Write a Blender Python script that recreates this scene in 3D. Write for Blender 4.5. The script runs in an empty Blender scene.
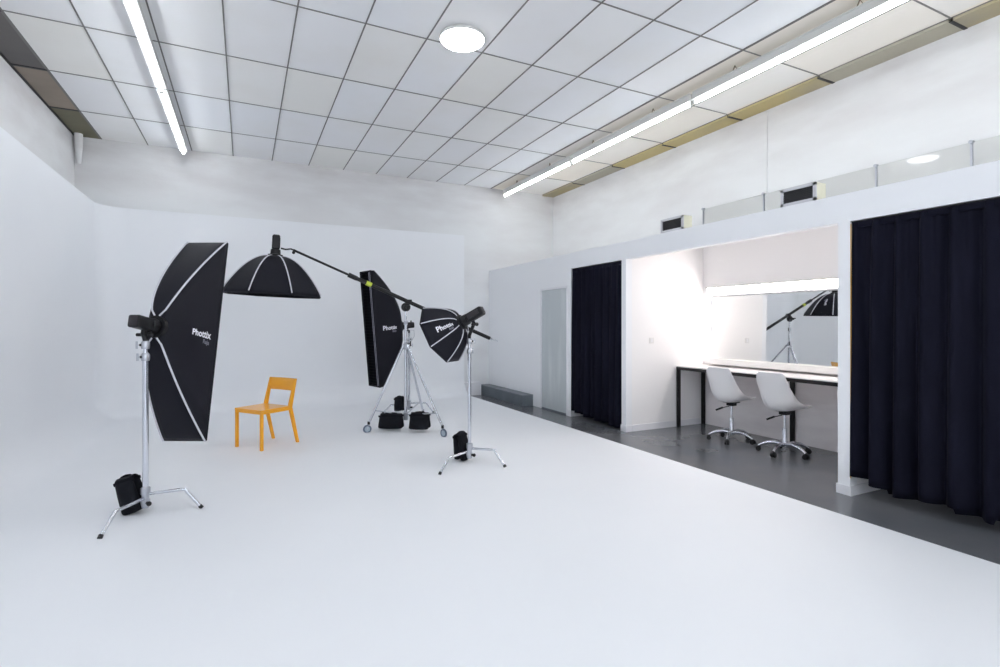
import bpy, bmesh, math, random
from math import sin, cos, pi, radians, sqrt
from mathutils import Vector, Matrix
random.seed(7)
C = bpy.context.scene.collection
V = Vector

# ------------------------------------------------------------ materials
def lin(c):
    return tuple((x/12.92 if x <= .04045 else ((x+.055)/1.055)**2.4) for x in c)

def mat(name, rgb, rough=.5, metal=0., emis=None, strength=0., noise=None, bump=None, coat=0., spec=None):
    """rgb is sRGB 0..1. noise=(scale, amount, rgb2) mixes a second colour; bump=(scale, strength)."""
    m = bpy.data.materials.new(name); m.use_nodes = True
    nt = m.node_tree; b = nt.nodes['Principled BSDF']
    b.inputs['Base Color'].default_value = (*lin(rgb), 1)
    b.inputs['Roughness'].default_value = rough
    b.inputs['Metallic'].default_value = metal
    if spec is not None: b.inputs['Specular IOR Level'].default_value = spec
    if coat: b.inputs['Coat Weight'].default_value = coat
    if emis:
        b.inputs['Emission Color'].default_value = (*emis, 1); b.inputs['Emission Strength'].default_value = strength
    tc = None
    if noise or bump:
        tc = nt.nodes.new('ShaderNodeTexCoord')
    if noise:
        sc, lo, hi, rgb2 = noise
        mp = nt.nodes.new('ShaderNodeMapping'); mp.inputs['Scale'].default_value = sc if hasattr(sc, '__len__') else (sc, sc, sc)
        n = nt.nodes.new('ShaderNodeTexNoise'); n.inputs['Detail'].default_value = 6; n.inputs['Scale'].default_value = 1
        nt.links.new(tc.outputs['Object'], mp.inputs['Vector']); nt.links.new(mp.outputs['Vector'], n.inputs['Vector'])
        r = nt.nodes.new('ShaderNodeValToRGB')
        r.color_ramp.elements[0].position = lo; r.color_ramp.elements[1].position = hi
        r.color_ramp.elements[0].color = (*lin(rgb), 1); r.color_ramp.elements[1].color = (*lin(rgb2), 1)
        nt.links.new(n.outputs['Fac'], r.inputs['Fac']); nt.links.new(r.outputs['Color'], b.inputs['Base Color'])
    if bump:
        n2 = nt.nodes.new('ShaderNodeTexNoise'); n2.inputs['Scale'].default_value = bump[0]; n2.inputs['Detail'].default_value = 4
        bp = nt.nodes.new('ShaderNodeBump'); bp.inputs['Strength'].default_value = bump[1]; bp.inputs['Distance'].default_value = .01
        nt.links.new(tc.outputs['Object'], n2.inputs['Vector']); nt.links.new(n2.outputs['Fac'], bp.inputs['Height'])
        nt.links.new(bp.outputs['Normal'], b.inputs['Normal'])
    return m

COOL = (.92, .965, 1.0); WARM = (1.0, .915, .87)
M = dict(
    cyc=mat('white cyclorama paint', (.92, .927, .941), .55, noise=(.7, .35, .75, (.934, .939, .951)), bump=(3, .05)),
    wall=mat('white wall paint', (.93, .935, .945), .7, noise=((.6, .6, 1.2), .4, .8, (.915, .92, .935)), bump=(14, .10)),
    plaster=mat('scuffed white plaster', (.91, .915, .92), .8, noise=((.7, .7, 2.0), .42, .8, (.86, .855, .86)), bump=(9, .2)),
    warmwall=mat('warm white niche paint', (.935, .93, .93), .7, bump=(14, .1)),
    rawwall=mat('brushed pale plaster', (.92, .905, .91), .8, noise=((1.5, 1.5, 5), .4, .7, (.86, .84, .85)), bump=(20, .15)),
    trim=mat('white trim paint', (.90, .90, .915), .4),
    gfloor=mat('grey epoxy floor', (.43, .435, .45), .2, noise=((1.2, 1.2, 1.2), .35, .75, (.37, .385, .41)), bump=(6, .015)),
    concrete=mat('grey painted concrete', (.36, .39, .42), .7, noise=(3, .35, .7, (.42, .45, .48)), bump=(20, .2)),
    doorgrey=mat('pale grey door paint', (.74, .765, .775), .35, noise=((5, 5, .9), .5, .75, (.80, .82, .825)), bump=(4, .12)),
    vgrey=mat('dark vent slats', (.22, .22, .225), .6),
    vframe=mat('light grey vent frame', (.78, .78, .80), .5),
    cream=mat('cream plastic', (.86, .85, .77), .6),
    glasspanel=mat('glossy pale plastic panel', (.80, .805, .80), .24, bump=(2.2, .12), coat=.6),
    tbar=mat('dark ceiling grid bar', (.45, .44, .43), .6),
    tbar2=mat('grey ceiling grid bar', (.50, .49, .48), .6),
    olive=mat('stained olive ceiling tile', (.50, .47, .38), .85, noise=((.9, 1.6, 1), .35, .7, (.40, .38, .34))),
    ochre=mat('stained ochre ceiling tile', (.72, .66, .48), .85, noise=((.9, .8, 1), .4, .7, (.62, .59, .52))),
    fab=mat('black softbox fabric', (.06, .06, .105), .6, bump=(90, .12), spec=.25),
    fabin=mat('black grid fabric', (.06, .06, .085), .85, spec=.15),
    pipe=mat('pale grey reflective piping', (.80, .80, .83), .5),
    logo=mat('white print', (.92, .92, .95), .6),
    logo2=mat('grey print', (.50, .50, .55), .6),
    diff=mat('white diffuser fabric', (.88, .88, .88), .8),
    stitch=mat('grey stitching', (.66, .66, .72), .7),
    chrome=mat('polished chrome', (.83, .84, .87), .16, 1.0),
    steel=mat('brushed steel', (.74, .75, .78), .3, 1.0),
    blk=mat('black plastic', (.065, .065, .08), .42, spec=.35),
    blkm=mat('black painted metal', (.055, .05, .065), .4, spec=.35),
    panel=mat('dark grey control panel', (.17, .155, .17), .3),
    bag=mat('black nylon', (.05, .055, .085), .75, bump=(60, .25), spec=.2),
    velvet=mat('dark navy black curtain cloth', (.05, .052, .11), .85, noise=((8, 8, 1.5), .4, .7, (.075, .077, .135)), bump=(70, .1), spec=.15),
    lining=mat('ochre curtain edge', (.80, .62, .25), .7),
    yel=mat('golden yellow lacquer', (.95, .66, .04), .30, noise=((3, 3, 9), .4, .7, (.925, .63, .03)), coat=.3),
    lime=mat('lime green sleeve', (.72, .78, .25), .6),
    shell=mat('white moulded plastic', (.90, .895, .90), .33),
    shelf=mat('white laminate', (.945, .935, .93), .4),
    rubber=mat('black rubber', (.07, .07, .08), .6),
    tube=mat('lit fluorescent tube', (1, 1, 1), .5, emis=COOL, strength=14),
    disc=mat('lit round diffuser', (1, 1, 1), .5, emis=(.95, .97, 1.0), strength=16),
    led=mat('lit warm mirror lamp', (1, 1, 1), .5, emis=WARM, strength=19),
    ledv=mat('lit warm side lamp', (1, 1, 1), .5, emis=WARM, strength=9),
    fixt=mat('white enamel luminaire', (.84, .84, .83), .4),
    brass=mat('tan hanger bracket', (.55, .50, .42), .5),
    mirror=mat('mirror glass', (.94, .94, .935), .01, 1.0),
    tyre=mat('grey blue tyre', (.36, .40, .47), .5),
    wheel=mat('clear grey caster wheel', (.62, .68, .72), .3),
)

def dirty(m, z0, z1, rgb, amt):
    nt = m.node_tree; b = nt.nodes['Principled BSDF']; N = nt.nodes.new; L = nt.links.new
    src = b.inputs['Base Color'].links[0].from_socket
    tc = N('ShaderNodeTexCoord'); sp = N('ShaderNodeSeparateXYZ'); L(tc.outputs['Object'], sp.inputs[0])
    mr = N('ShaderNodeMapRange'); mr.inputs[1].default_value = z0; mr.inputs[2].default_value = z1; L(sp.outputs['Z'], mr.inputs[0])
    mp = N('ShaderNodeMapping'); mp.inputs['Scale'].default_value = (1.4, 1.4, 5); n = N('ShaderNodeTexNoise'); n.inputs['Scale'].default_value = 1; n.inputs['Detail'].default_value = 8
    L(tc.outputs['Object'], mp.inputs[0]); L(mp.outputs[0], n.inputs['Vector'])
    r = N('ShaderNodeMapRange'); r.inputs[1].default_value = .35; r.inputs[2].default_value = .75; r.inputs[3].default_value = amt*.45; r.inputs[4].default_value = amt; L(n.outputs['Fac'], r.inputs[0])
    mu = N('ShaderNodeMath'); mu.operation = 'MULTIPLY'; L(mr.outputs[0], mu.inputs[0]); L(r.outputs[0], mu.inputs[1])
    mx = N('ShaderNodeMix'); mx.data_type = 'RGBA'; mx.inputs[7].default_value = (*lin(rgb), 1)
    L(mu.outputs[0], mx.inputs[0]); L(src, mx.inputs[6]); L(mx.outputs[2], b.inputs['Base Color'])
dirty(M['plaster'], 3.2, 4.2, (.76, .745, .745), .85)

X0, DX, Y0, DY, CZ = -.176, .60, 6.195, 1.2366, 4.283
def tile_mat():
    m = bpy.data.materials.new('ceiling tiles'); m.use_nodes = True
    nt = m.node_tree; b = nt.nodes['Principled BSDF']; N = nt.nodes.new; L = nt.links.new
    g = N('ShaderNodeTexCoord'); mp = N('ShaderNodeMapping')
    mp.inputs['Location'].default_value = (-X0/DX, -Y0/DY, 0); mp.inputs['Scale'].default_value = (1/DX, 1/DY, 1)
    fl = N('ShaderNodeVectorMath'); fl.operation = 'FLOOR'
    wn = N('ShaderNodeTexWhiteNoise'); wn.noise_dimensions = '2D'
    r = N('ShaderNodeValToRGB'); e = r.color_ramp.elements
    r.color_ramp.interpolation = 'CONSTANT'
    e[0].position = 0; e[0].color = (*lin((.925, .93, .94)), 1)
    e[1].position = .3; e[1].color = (*lin((.925, .925, .93)), 1)
    for p, c in ((.5, (.93, .93, .935)), (.68, (.94, .94, .94)), (.84, (.935, .932, .925)), (.94, (.93, .925, .91))):
        x = e.new(p); x.color = (*lin(c), 1)
    n = N('ShaderNodeTexNoise'); n.inputs['Scale'].default_value = 1.1; n.inputs['Detail'].default_value = 5
    rr = N('ShaderNodeMapRange'); rr.inputs[1].default_value = .45; rr.inputs[2].default_value = .8; rr.inputs[3].default_value = 0; rr.inputs[4].default_value = .35
    mx = N('ShaderNodeMix'); mx.data_type = 'RGBA'; mx.inputs[7].default_value = (*lin((.88, .865, .83)), 1)
    L(g.outputs['Object'], mp.inputs['Vector']); L(mp.outputs['Vector'], fl.inputs[0]); L(fl.outputs[0], wn.inputs['Vector'])
    L(wn.outputs['Value'], r.inputs['Fac']); L(r.outputs['Color'], mx.inputs[6]); L(g.outputs['Object'], n.inputs['Vector'])
    L(n.outputs['Fac'], rr.inputs[0]); L(rr.outputs[0], mx.inputs[0])
    # the two tile columns beside the right-hand wall are yellowed
    sx = N('ShaderNodeSeparateXYZ'); gt = N('ShaderNodeMath'); gt.operation = 'GREATER_THAN'; gt.inputs[1].default_value = X0+8*DX
    ml_ = N('ShaderNodeMath'); ml_.operation = 'MULTIPLY'; ad = N('ShaderNodeMath'); ad.operation = 'MULTIPLY_ADD'; ad.inputs[1].default_value = .5; ad.inputs[2].default_value = .35
    m2 = N('ShaderNodeMix'); m2.data_type = 'RGBA'; m2.inputs[7].default_value = (*lin((.93, .895, .84)), 1)
    L(g.outputs['Object'], sx.inputs[0]); L(sx.outputs['X'], gt.inputs[0]); L(wn.outputs['Value'], ad.inputs[0])
    L(gt.outputs[0], ml_.inputs[0]); L(ad.outputs[0], ml_.inputs[1]); L(ml_.outputs[0], m2.inputs[0]); L(mx.outputs[2], m2.inputs[6])
    L(m2.outputs[2], b.inputs['Base Color'])
    b.inputs['Roughness'].default_value = .85
    return m
M['tiles'] = tile_mat()

# ------------------------------------------------------------ mesh helpers
def frame(d, up=V((0, 0, 1))):
    d = V(d).normalized(); up = V(up)
    if abs(d.dot(up)) > .98: up = V((1, 0, 0))
    s = d.cross(up).normalized(); u = s.cross(d).normalized()
    return d, s, u

class MB:
    def __init__(self): self.bm = bmesh.new()
    def box(self, a, b, bevel=0., seg=2, mtx=None):
        a, b = V(a), V(b); t = bmesh.new()
        bmesh.ops.create_cube(t, size=1)
        for v in t.verts:
            v.co = V(((a.x+b.x)/2+v.co.x*abs(b.x-a.x), (a.y+b.y)/2+v.co.y*abs(b.y-a.y), (a.z+b.z)/2+v.co.z*abs(b.z-a.z)))
        if bevel: bmesh.ops.bevel(t, geom=t.edges[:], offset=bevel, segments=seg, affect='EDGES', profile=.5)
        if mtx: bmesh.ops.transform(t, matrix=mtx, verts=t.verts)
        self.join(t); return self
    def join(self, t):
        me = bpy.data.meshes.new('tmp'); t.to_mesh(me); t.free(); self.bm.from_mesh(me); bpy.data.meshes.remove(me)
    def ring(self, c, s, u, r, n):
        return [self.bm.verts.new(c+(s*cos(2*pi*k/n)+u*sin(2*pi*k/n))*r) for k in range(n)]
    def tube(self, pts, r, n=12, cap=True):
        pts = [V(p) for p in pts]; rs = r if hasattr(r, '__len__') else [r]*len(pts)
        prev = None; first = None; up = V((0, 0, 1))
        d0, s, u = frame(pts[1]-pts[0])
        for i, p in enumerate(pts):
            if i == 0: d = pts[1]-pts[0]
            elif i == len(pts)-1: d = pts[-1]-pts[-2]
            else: d = (pts[i]-pts[i-1]).normalized()+(pts[i+1]-pts[i]).normalized()
            d.normalize()
            s = (s-d*s.dot(d)).normalized(); u = s.cross(d).normalized()
            k = self.ring(p, s, u, rs[i], n)
            if prev:
                for j in range(n): self.bm.faces.new((prev[j], prev[(j+1) % n], k[(j+1) % n], k[j]))
            else: first = k
            prev = k
        if cap:
            self.bm.faces.new(list(reversed(first))); self.bm.faces.new(prev)
        return self
    def cyl(self, a, b, r, n=16): return self.tube([a, b], r, n)
    def bar(self, a, b, w, h, up=(0, 0, 1)):
        a, b = V(a), V(b); d, s, u = frame(b-a, up); q = []
        for p in (a, b): q.append([self.bm.verts.new(p+s*i*w/2+u*j*h/2) for i, j in ((-1, -1), (1, -1), (1, 1), (-1, 1))])
        for k in range(4): self.bm.faces.new((q[0][k], q[0][(k+1) % 4], q[1][(k+1) % 4], q[1][k]))
        self.bm.faces.new(list(reversed(q[0]))); self.bm.faces.new(q[1]); return self
    def lathe(self, o, axis, prof, n=20):
        """prof = [(distance along axis, radius)]"""
        o = V(o); d, s, u = frame(axis); prev = None
        for (h, r) in prof:
            k = self.ring(o+d*h, s, u, max(r, 1e-4), n)
            if prev:
                for j in range(n): self.bm.faces.new((prev[j], prev[(j+1) % n], k[(j+1) % n], k[j]))
            prev = k
        return self
    def sphere(self, c, r, sc=(1, 1, 1), n=12):
        t = bmesh.new(); bmesh.ops.create_uvsphere(t, u_segments=n, v_segments=n//2+2, radius=r)
        for v in t.verts: v.co = V((v.co.x*sc[0]+c[0], v.co.y*sc[1]+c[1], v.co.z*sc[2]+c[2]))
        self.join(t); return self
    def torus(self, c, axis, R, r, n=24, m=8):
        c = V(c); d, s, u = frame(axis); rings = []
        for i in range(n):
            a = 2*pi*i/n; rd = s*cos(a)+u*sin(a)
            rings.append([self.bm.verts.new(c+rd*(R+r*cos(2*pi*j/m))+d*r*sin(2*pi*j/m)) for j in range(m)])
        for i in range(n):
            for j in range(m):
                self.bm.faces.new((rings[i][j], rings[(i+1) % n][j], rings[(i+1) % n][(j+1) % m], rings[i][(j+1) % m]))
        return self
    def grid(self, fn, nu, nv, closed=False):
        vs = [[self.bm.verts.new(fn(i/nu, j/nv)) for j in range(nv+1)] for i in range(nu+1)]
        for i in range(nu):
            for j in range(nv): self.bm.faces.new((vs[i][j], vs[i+1][j], vs[i+1][j+1], vs[i][j+1]))
        return self
    def poly(self, pts):
        self.bm.faces.new([self.bm.verts.new(V(p)) for p in pts]); return self
    def xf(self, mtx): bmesh.ops.transform(self.bm, matrix=mtx, verts=self.bm.verts); return self
    def build(self, name, m, parent=None, smooth=False, world=True, solid=0, sub=0, flip=False):
        """with world=True the geometry is in world space and gets moved into the parent's space"""
        bm = self.bm
        if parent is not None and world:
            bmesh.ops.transform(bm, matrix=wm(parent).inverted(), verts=bm.verts)
        bmesh.ops.recalc_face_normals(bm, faces=bm.faces)
        if flip: bmesh.ops.reverse_faces(bm, faces=bm.faces)
        me = bpy.data.meshes.new(name); bm.to_mesh(me); bm.free()
        if smooth:
            for p in me.polygons: p.use_smooth = True
            try: me.set_sharp_from_angle(angle=radians(38))
            except Exception: pass
        me.materials.append(M[m] if isinstance(m, str) else m)
        o = bpy.data.objects.new(name, me); C.objects.link(o)
        if parent is not None: o.parent = parent
        if solid:
            s = o.modifiers.new('thickness', 'SOLIDIFY'); s.thickness = solid; s.offset = 0
        if sub:
            s = o.modifiers.new('smooth', 'SUBSURF'); s.levels = sub; s.render_levels = sub
        return o

def wm(o):
    m = Matrix.Translation(o.location) @ o.rotation_euler.to_matrix().to_4x4()
    return wm(o.parent) @ m if o.parent is not None else m

def thing(name, label, cat, loc=(0, 0, 0), rz=0, group=None):
    o = bpy.data.objects.new(name, None); C.objects.link(o); o.empty_display_size = .1
    o.location = loc; o.rotation_euler = (0, 0, rz); o['label'] = label; o['category'] = cat
    if group: o['group'] = group
    return o
def tag(o, label, cat, group=None):
    o['label'] = label; o['category'] = cat
    if group: o['group'] = group
    return o
def struct(o): o['kind'] = 'structure'; return o
def S(name, m, *boxes, bevel=0):
    b = MB()
    for a, c in boxes: b.box(a, c, bevel)
    return struct(b.build(name, m))

# ------------------------------------------------------------ camera
YAW = radians(26.14)
cd = bpy.data.cameras.new('camera'); cam = bpy.data.objects.new('camera', cd); C.objects.link(cam)
cd.sensor_width = 36; cd.lens = 18.72; cd.shift_y = -.00975; cd.clip_start = .05
cam.location = (0, 0, 1.45); cam.rotation_euler = (pi/2, 0, -YAW)
bpy.context.scene.camera = cam
RT = V((cos(YAW), -sin(YAW), 0)); FW = V((sin(YAW), cos(YAW), 0)); UP = V((0, 0, 1))

# ------------------------------------------------------------ the room
YB, YF = 9.85, -3.6          # back wall, wall behind the viewpoint
XL, XR = -2.30, 6.15
PX, PT = 4.58, 2.556         # partition face and top
NX = 6.0                     # niche back wall
S('floor', 'gfloor', ((XL-.1, YF-.1, -.12), (XR+.1, YB+.1, 0)))
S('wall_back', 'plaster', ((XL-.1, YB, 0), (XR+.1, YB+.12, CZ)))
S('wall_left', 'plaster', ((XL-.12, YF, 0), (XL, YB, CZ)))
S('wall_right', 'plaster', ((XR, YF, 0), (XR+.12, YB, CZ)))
WX0, WX1, WZ0, WZ1 = -1.7, 5.6, .9, 3.9  # opening for a window added behind the viewpoint as fill light
S('wall_front', 'wall', ((XL-.1, YF-.12, 0), (XR+.1, YF, WZ0)), ((XL-.1, YF-.12, WZ1), (XR+.1, YF, CZ)),
  ((XL-.1, YF-.12, WZ0), (WX0, YF, WZ1)), ((WX1, YF-.12, WZ0), (XR+.1, YF, WZ1)))
b = MB()
for k in range(6): x = WX0+k*(WX1-WX0)/5; b.box((x-.03, YF-.09, WZ0), (x+.03, YF-.03, WZ1))
for z in (WZ0+.03, 2.4, WZ1-.03): b.box((WX0, YF-.09, z-.03), (WX1, YF-.03, z+.03))
struct(b.build('fill_window_1', 'trim'))  # unseen window, added so sky light evens out the room
ld = bpy.data.lights.new('fill window portal', 'AREA'); ld.shape = 'RECTANGLE'; ld.size = WX1-WX0; ld.size_y = WZ1-WZ0
lo_ = bpy.data.objects.new('fill_window_portal', ld); C.objects.link(lo_); lo_.location = ((WX0+WX1)/2, YF-.02, (WZ0+WZ1)/2); lo_.rotation_euler = (-pi/2, 0, pi)
lo_.rotation_euler = (pi/2, 0, 0); ld.cycles.is_portal = True  # portal guides sky sampling through the added window

# ceiling: tile field, bordering tiles, grid bars
XA, XB = X0-3*DX, X0+10*DX+.05
S('ceiling', 'tiles', ((XA, YF, CZ), (XB, YB, CZ+.06)))
b = MB(); c2 = MB(); c3 = MB(); lb = [MB(), MB(), MB()]; rnd = random.Random(3)
jlist = [Y0+j*DY for j in range(-8, 4)]
ys = [YF]+[y for y in jlist if YF < y < YB]+[YB]
for k in range(len(ys)-1):
    lb[k % 3].box((XL, ys[k], CZ-.004), (XA, ys[k+1]-.0, CZ+.05))
    (c2 if k % 4 != 1 else c3).box((XB, ys[k], CZ-.03), (XR, ys[k+1], CZ+.05))
nl = len(ys)-2
for k in range(3):
    struct(lb[(nl-k) % 3].build('ceiling_border_left', mat('stained border tile', [(.47, .455, .37), (.60, .55, .50), (.43, .415, .405)][k], .85, noise=((.9, 1.6, 1), .35, .75, [(.41, .395, .33), (.53, .49, .45), (.38, .37, .37)][k]))))
struct(c2.build('ceiling_border_right', 'ochre')); struct(c3.build('ceiling_border_right', mat('grey stained ceiling tile', (.66, .64, .58), .85)))
b = MB()
for i in range(-3, 11):
    x = X0+i*DX + (.05 if i == 10 else 0)
    w = .026 if i in (-3, 8, 10) else .013
    b.box((x-w/2, YF, CZ-.006), (x+w/2, YB, CZ+.001))
struct(b.build('ceiling_grid_bars', 'tbar'))
b = MB()
for y in ys[1:-1]: b.box((XA, y-.007, CZ-.005), (XB, y+.007, CZ+.001))
struct(b.build('ceiling_cross_bars', 'tbar2'))
b = MB()
for y in ys[1:-1]:
    b.box((XL, y-.018, CZ-.010), (XA, y+.018, CZ)); b.box((XB, y-.016, CZ-.036), (XR, y+.016, CZ))
b.box((XL, YF, CZ-.02), (XL+.02, YB, CZ))
struct(b.build('ceiling_border_bars', 'blkm'))

# white cyclorama: floor, cove and two walls in one sweep
CX, CY_, CH, CR, CE = -1.985, 9.74, 3.22, .36, 3.975
FX = 4.045
def cyc():
    bm = MB(); bb = bm.bm
    path = []        # (base point on the wall line, inward normal)
    for y in [YF+.02, 0, 3, 6, CY_-CR]: path.append((V((CX, y, 0)), V((1, 0, 0)), 0))
    for k in range(1, 13):
        a = pi-k*(pi/2)/12; cc = V((CX+CR, CY_-CR, 0)); d = V((cos(a), sin(a), 0))
        path.append((cc+d*CR, -d, 0))
    for x in [0, 1.5, 3, CE]: path.append((V((x, CY_, 0)), V((0, -1, 0)), 0))
    prof = [(CR*(1-sin(t)), CR*(1-cos(t))) for t in [k*(pi/2)/12 for k in range(13)]] + [(0, 1.5), (0, CH), (-.055, CH)]
    rows = []
    for p, n, _ in path: rows.append([bb.verts.new(p+n*d+V((0, 0, z+.012))) for d, z in prof])
    for i in range(len(rows)-1):
        for j in range(len(prof)-1): bb.faces.new((rows[i][j], rows[i+1][j], rows[i+1][j+1], rows[i][j+1]))
    # end of the back wall
    e = rows[-1]
    back = [bb.verts.new((CE, YB-.005, .0)), bb.verts.new((CE, YB-.005, CH+.012))]
    bb.faces.new(e[:-1]+[back[1], back[0]])
    bmesh.ops.remove_doubles(bb, verts=bb.verts, dist=.0005)
    return bm
o = struct(cyc().build('wall_cyclorama', 'cyc', smooth=True))
b = MB().box((CX+.0, YF+.02, -.002), (FX, CY_-CR+.001, .012))
b.box((CX+CR*.5, CY_-CR, -.002), (CE, CY_, .0119)); b.box((CE, CY_-CR, -.002), (FX, YB-.16, .012))
struct(b.build('floor_cyclorama', 'cyc'))
S('trim_1', 'trim', ((CE, YB-.16, 0), (4.33, YB, .26)))
S('trim_2', 'wall', ((XL, YF, 0), (CX-.004, YB, 3.0)), ((XL, CY_+.06, 0), (CE-.01, YB, 3.0)))

# partition with its openings
NY0, NY1 = 2.735, 5.505
ZO = 2.315
S('wall_partition', 'wall',
  ((PX, YF, 0), (PX+.1, -1.6, PT)), ((PX, -1.6, ZO), (PX+.1, YB, PT)),
  ((PX, 2.635, 0), (PX+.1, NY0, ZO)), ((PX, NY1, 0), (PX+.1, 5.596, ZO)),
  ((PX, 6.81, 0), (PX+.1, 6.925, ZO)), ((PX, 6.925, 2.03), (PX+.1, 7.73, ZO)), ((PX, 7.73, 0), (PX+.1, YB, ZO)))
S('wall_niche_right', 'warmwall', ((PX+.1, 2.645, 0), (NX, NY0, 2.53)))
S('wall_niche_left', 'warmwall', ((PX+.1, NY1, 0), (NX, 5.586, 2.53)), ((4.9, NY1, 2.53), (NX, 5.586, 2.60)))
S('wall_storage', 'wall', ((PX+.1, 6.82, 0), (NX, 6.915, 2.53)))
S('wall_niche_back', 'warmwall', ((NX, YF, .90), (XR, YB, 2.60)))
S('wall_niche_back_lower', 'rawwall', ((NX, YF, 0), (XR, YB, .90)))
S('ceiling_niche', 'warmwall', ((PX+.1, YF, 2.53), (4.9, YB, PT)), ((4.9, YF, 2.60), (XR, YB, 2.62)))
S('baseboard_niche', 'trim', ((PX+.1, NY1-.014, 0), (NX, NY1, .085)), ((PX-.010, NY1-.010, 0), (PX+.1, 5.604, .085)))
S('baseboard_column', 'trim', ((PX-.010, 2.622, 0), (PX+.6, NY0+.010, .08)))
S('baseboard_door_side', 'trim', ((PX-.014, 6.795, 0), (PX+.5, 6.93, .09)))
# grey door in the partition
dr = MB().box((PX+.012, 6.935, .02), (PX+.055, 7.72, 2.02), .004).build('door_1', 'doorgrey'); struct(dr)
fr = MB().box((PX-.008, 6.915, 0), (PX+.02, 6.937, 2.05)).box((PX-.008, 7.718, 0), (PX+.02, 7.745, 2.05)).box((PX-.008, 6.915, 2.018), (PX+.02, 7.745, 2.05)).build('door_frame', 'trim', dr)
MB().box((PX+.008, 6.935, 0), (PX+.03, 7.72, .022)).build('threshold', 'concrete', dr)

# glossy panel band on the upper right wall, with its joint posts
js = [5.61, 4.607, 3.253, 2.431, 1.5, .5, -1]
pb = MB()
for k in range(len(js)-1): pb.box((6.128, js[k+1]+.01, 2.6), (6.140, js[k]-.01, 3.155))
pb = struct(pb.build('trim_3', 'glasspanel'))
jb = MB()
for y in js[0:5]: jb.box((6.115, y-.009, 2.6), (6.148, y+.009, 3.16)); jb.cyl((6.10, y, 3.155), (6.148, y, 3.155), .018, 10)
jb.build('panel_posts', 'steel', pb)
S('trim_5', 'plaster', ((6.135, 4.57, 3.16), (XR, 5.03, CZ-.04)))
# pipe stub in the far left corner
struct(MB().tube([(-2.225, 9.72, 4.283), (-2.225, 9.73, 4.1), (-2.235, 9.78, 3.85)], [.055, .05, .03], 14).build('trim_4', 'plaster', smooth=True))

# concrete kerb along the partition
t = thing('concrete_kerb', 'long low grey painted concrete kerb against the partition beyond the grey door', 'kerb', (4.46, 8.9, 0))
MB().box((4.36, 8.0, 0), (PX-.002, YB-.03, .185), .006).build('body', 'concrete', t)
MB().box((4.355, 7.995, .185), (PX-.002, YB-.03, .20), .004).build('top', mat('lighter grey worn concrete', (.47, .49, .51), .6, noise=(5, .4, .7, (.40, .43, .46))), t)

# vents on top of the partition
def vent(y0, y1, label):
    t = thing('air_vent', label, 'vent', (PX+.07, (y0+y1)/2, PT), 0, 'air vents on the partition ledge')
    z0, z1 = PT+.001, PT+.165
    MB().box((PX+.022, y0, z0), (PX+.15, y1, z1), .004).build('housing', 'cream', t)
    f = MB(); w = .026
    f.box((PX, y0, z0), (PX+.02, y0+w, z1)).box((PX, y1-w, z0), (PX+.02, y1, z1)).box((PX, y0, z0), (PX+.02, y1, z0+w)).box((PX, y0, z1-w), (PX+.02, y1, z1))
    f.build('frame', 'vframe', t)
    g = MB()
    for k in range(7):
        z = z0+w+(k+.5)*(z1-z0-2*w)/7
        g.bar((PX+.012, y0+w, z), (PX+.012, y1-w, z), .014, .003, (1, 0, .8))
    g.box((PX+.0195, y0+w, z0+w), (PX+.0215, y1-w, z1-w))
    g.build('grille', 'vgrey', t)
vent(4.50, 4.86, 'small dark grilled air vent on the ledge nearer the far curtain')
vent(2.93, 3.27, 'dark grilled air vent on the ledge above the right end of the mirror niche')

# ------------------------------------------------------------ ceiling luminaires
def luminaire(x, y0, y1, zt, label, group, side):
    t = thing('fluorescent_light', label, 'ceiling light', (x, (y0+y1)/2, zt+.03), 0, group)
    h = MB(); zz = zt+.028
    h.box((x-.03, y0, zz), (x+.03, y1, zz+.085), .004)
    h.box((x-.052, y0, zz-.004), (x+.052, y1, zz+.003), .001)
    h.build('housing', 'fixt', t)
    r = MB().box((x-.045, y0+.01, zz+.083), (x+.045, y1-.01, zz+.094), .003).build('mounting_plate', 'fixt', t)
    tb = MB().cyl((x, y0+.035, zt), (x, y1-.035, zt), .018, 14).build('tube', 'tube', t, smooth=True)
    for y in (y0+.02, y1-.02):
        MB().box((x-.02, y-.012, zt-.02), (x+.02, y+.012, zz+.004), .004).build('lamp_holder', 'fixt', t)
    for y in (y0+.65, y1-.6):
        MB().bar((x-.02, y-.03, zz+.092), (x-.02, y, CZ-.004), .012, .004).bar((x-.02, y+.03, zz+.092), (x-.02, y, CZ-.004), .012, .004).build('hanger', 'brass', t)
zR = 4.10
for k, (a, c) in enumerate(((7.18, 9.66), (4.60, 7.16), (2.04, 4.58), (-.5, 2.02))):  # last of the row is added beyond the view to even the light
    luminaire(4.84, a, c, zR, ['farthest tube light of the right-hand row, ending at the back wall',
        'second tube light from the back wall in the right-hand row',
        'tube light of the right-hand row above the large curtain, leaving the picture at the top',
        'unseen tube light added to the right-hand row behind the viewer for fill'][k], 'tube lights in the right-hand row', 1)
for k, (a, c) in enumerate(((7.16, 9.62), (4.60, 7.14), (2.04, 4.58), (-.5, 2.02))):  # last two are added out of view for more even light
    luminaire(-.87, a, c, 4.15, ['farther tube light on the left of the ceiling, ending near the back wall',
        'tube light on the left of the ceiling cut by the top edge of the picture',
        'unseen left ceiling tube light added over the viewer for fill',
        'unseen left ceiling tube light added behind the viewer for fill'][k], 'tube lights on the left of the ceiling', 1)
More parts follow.
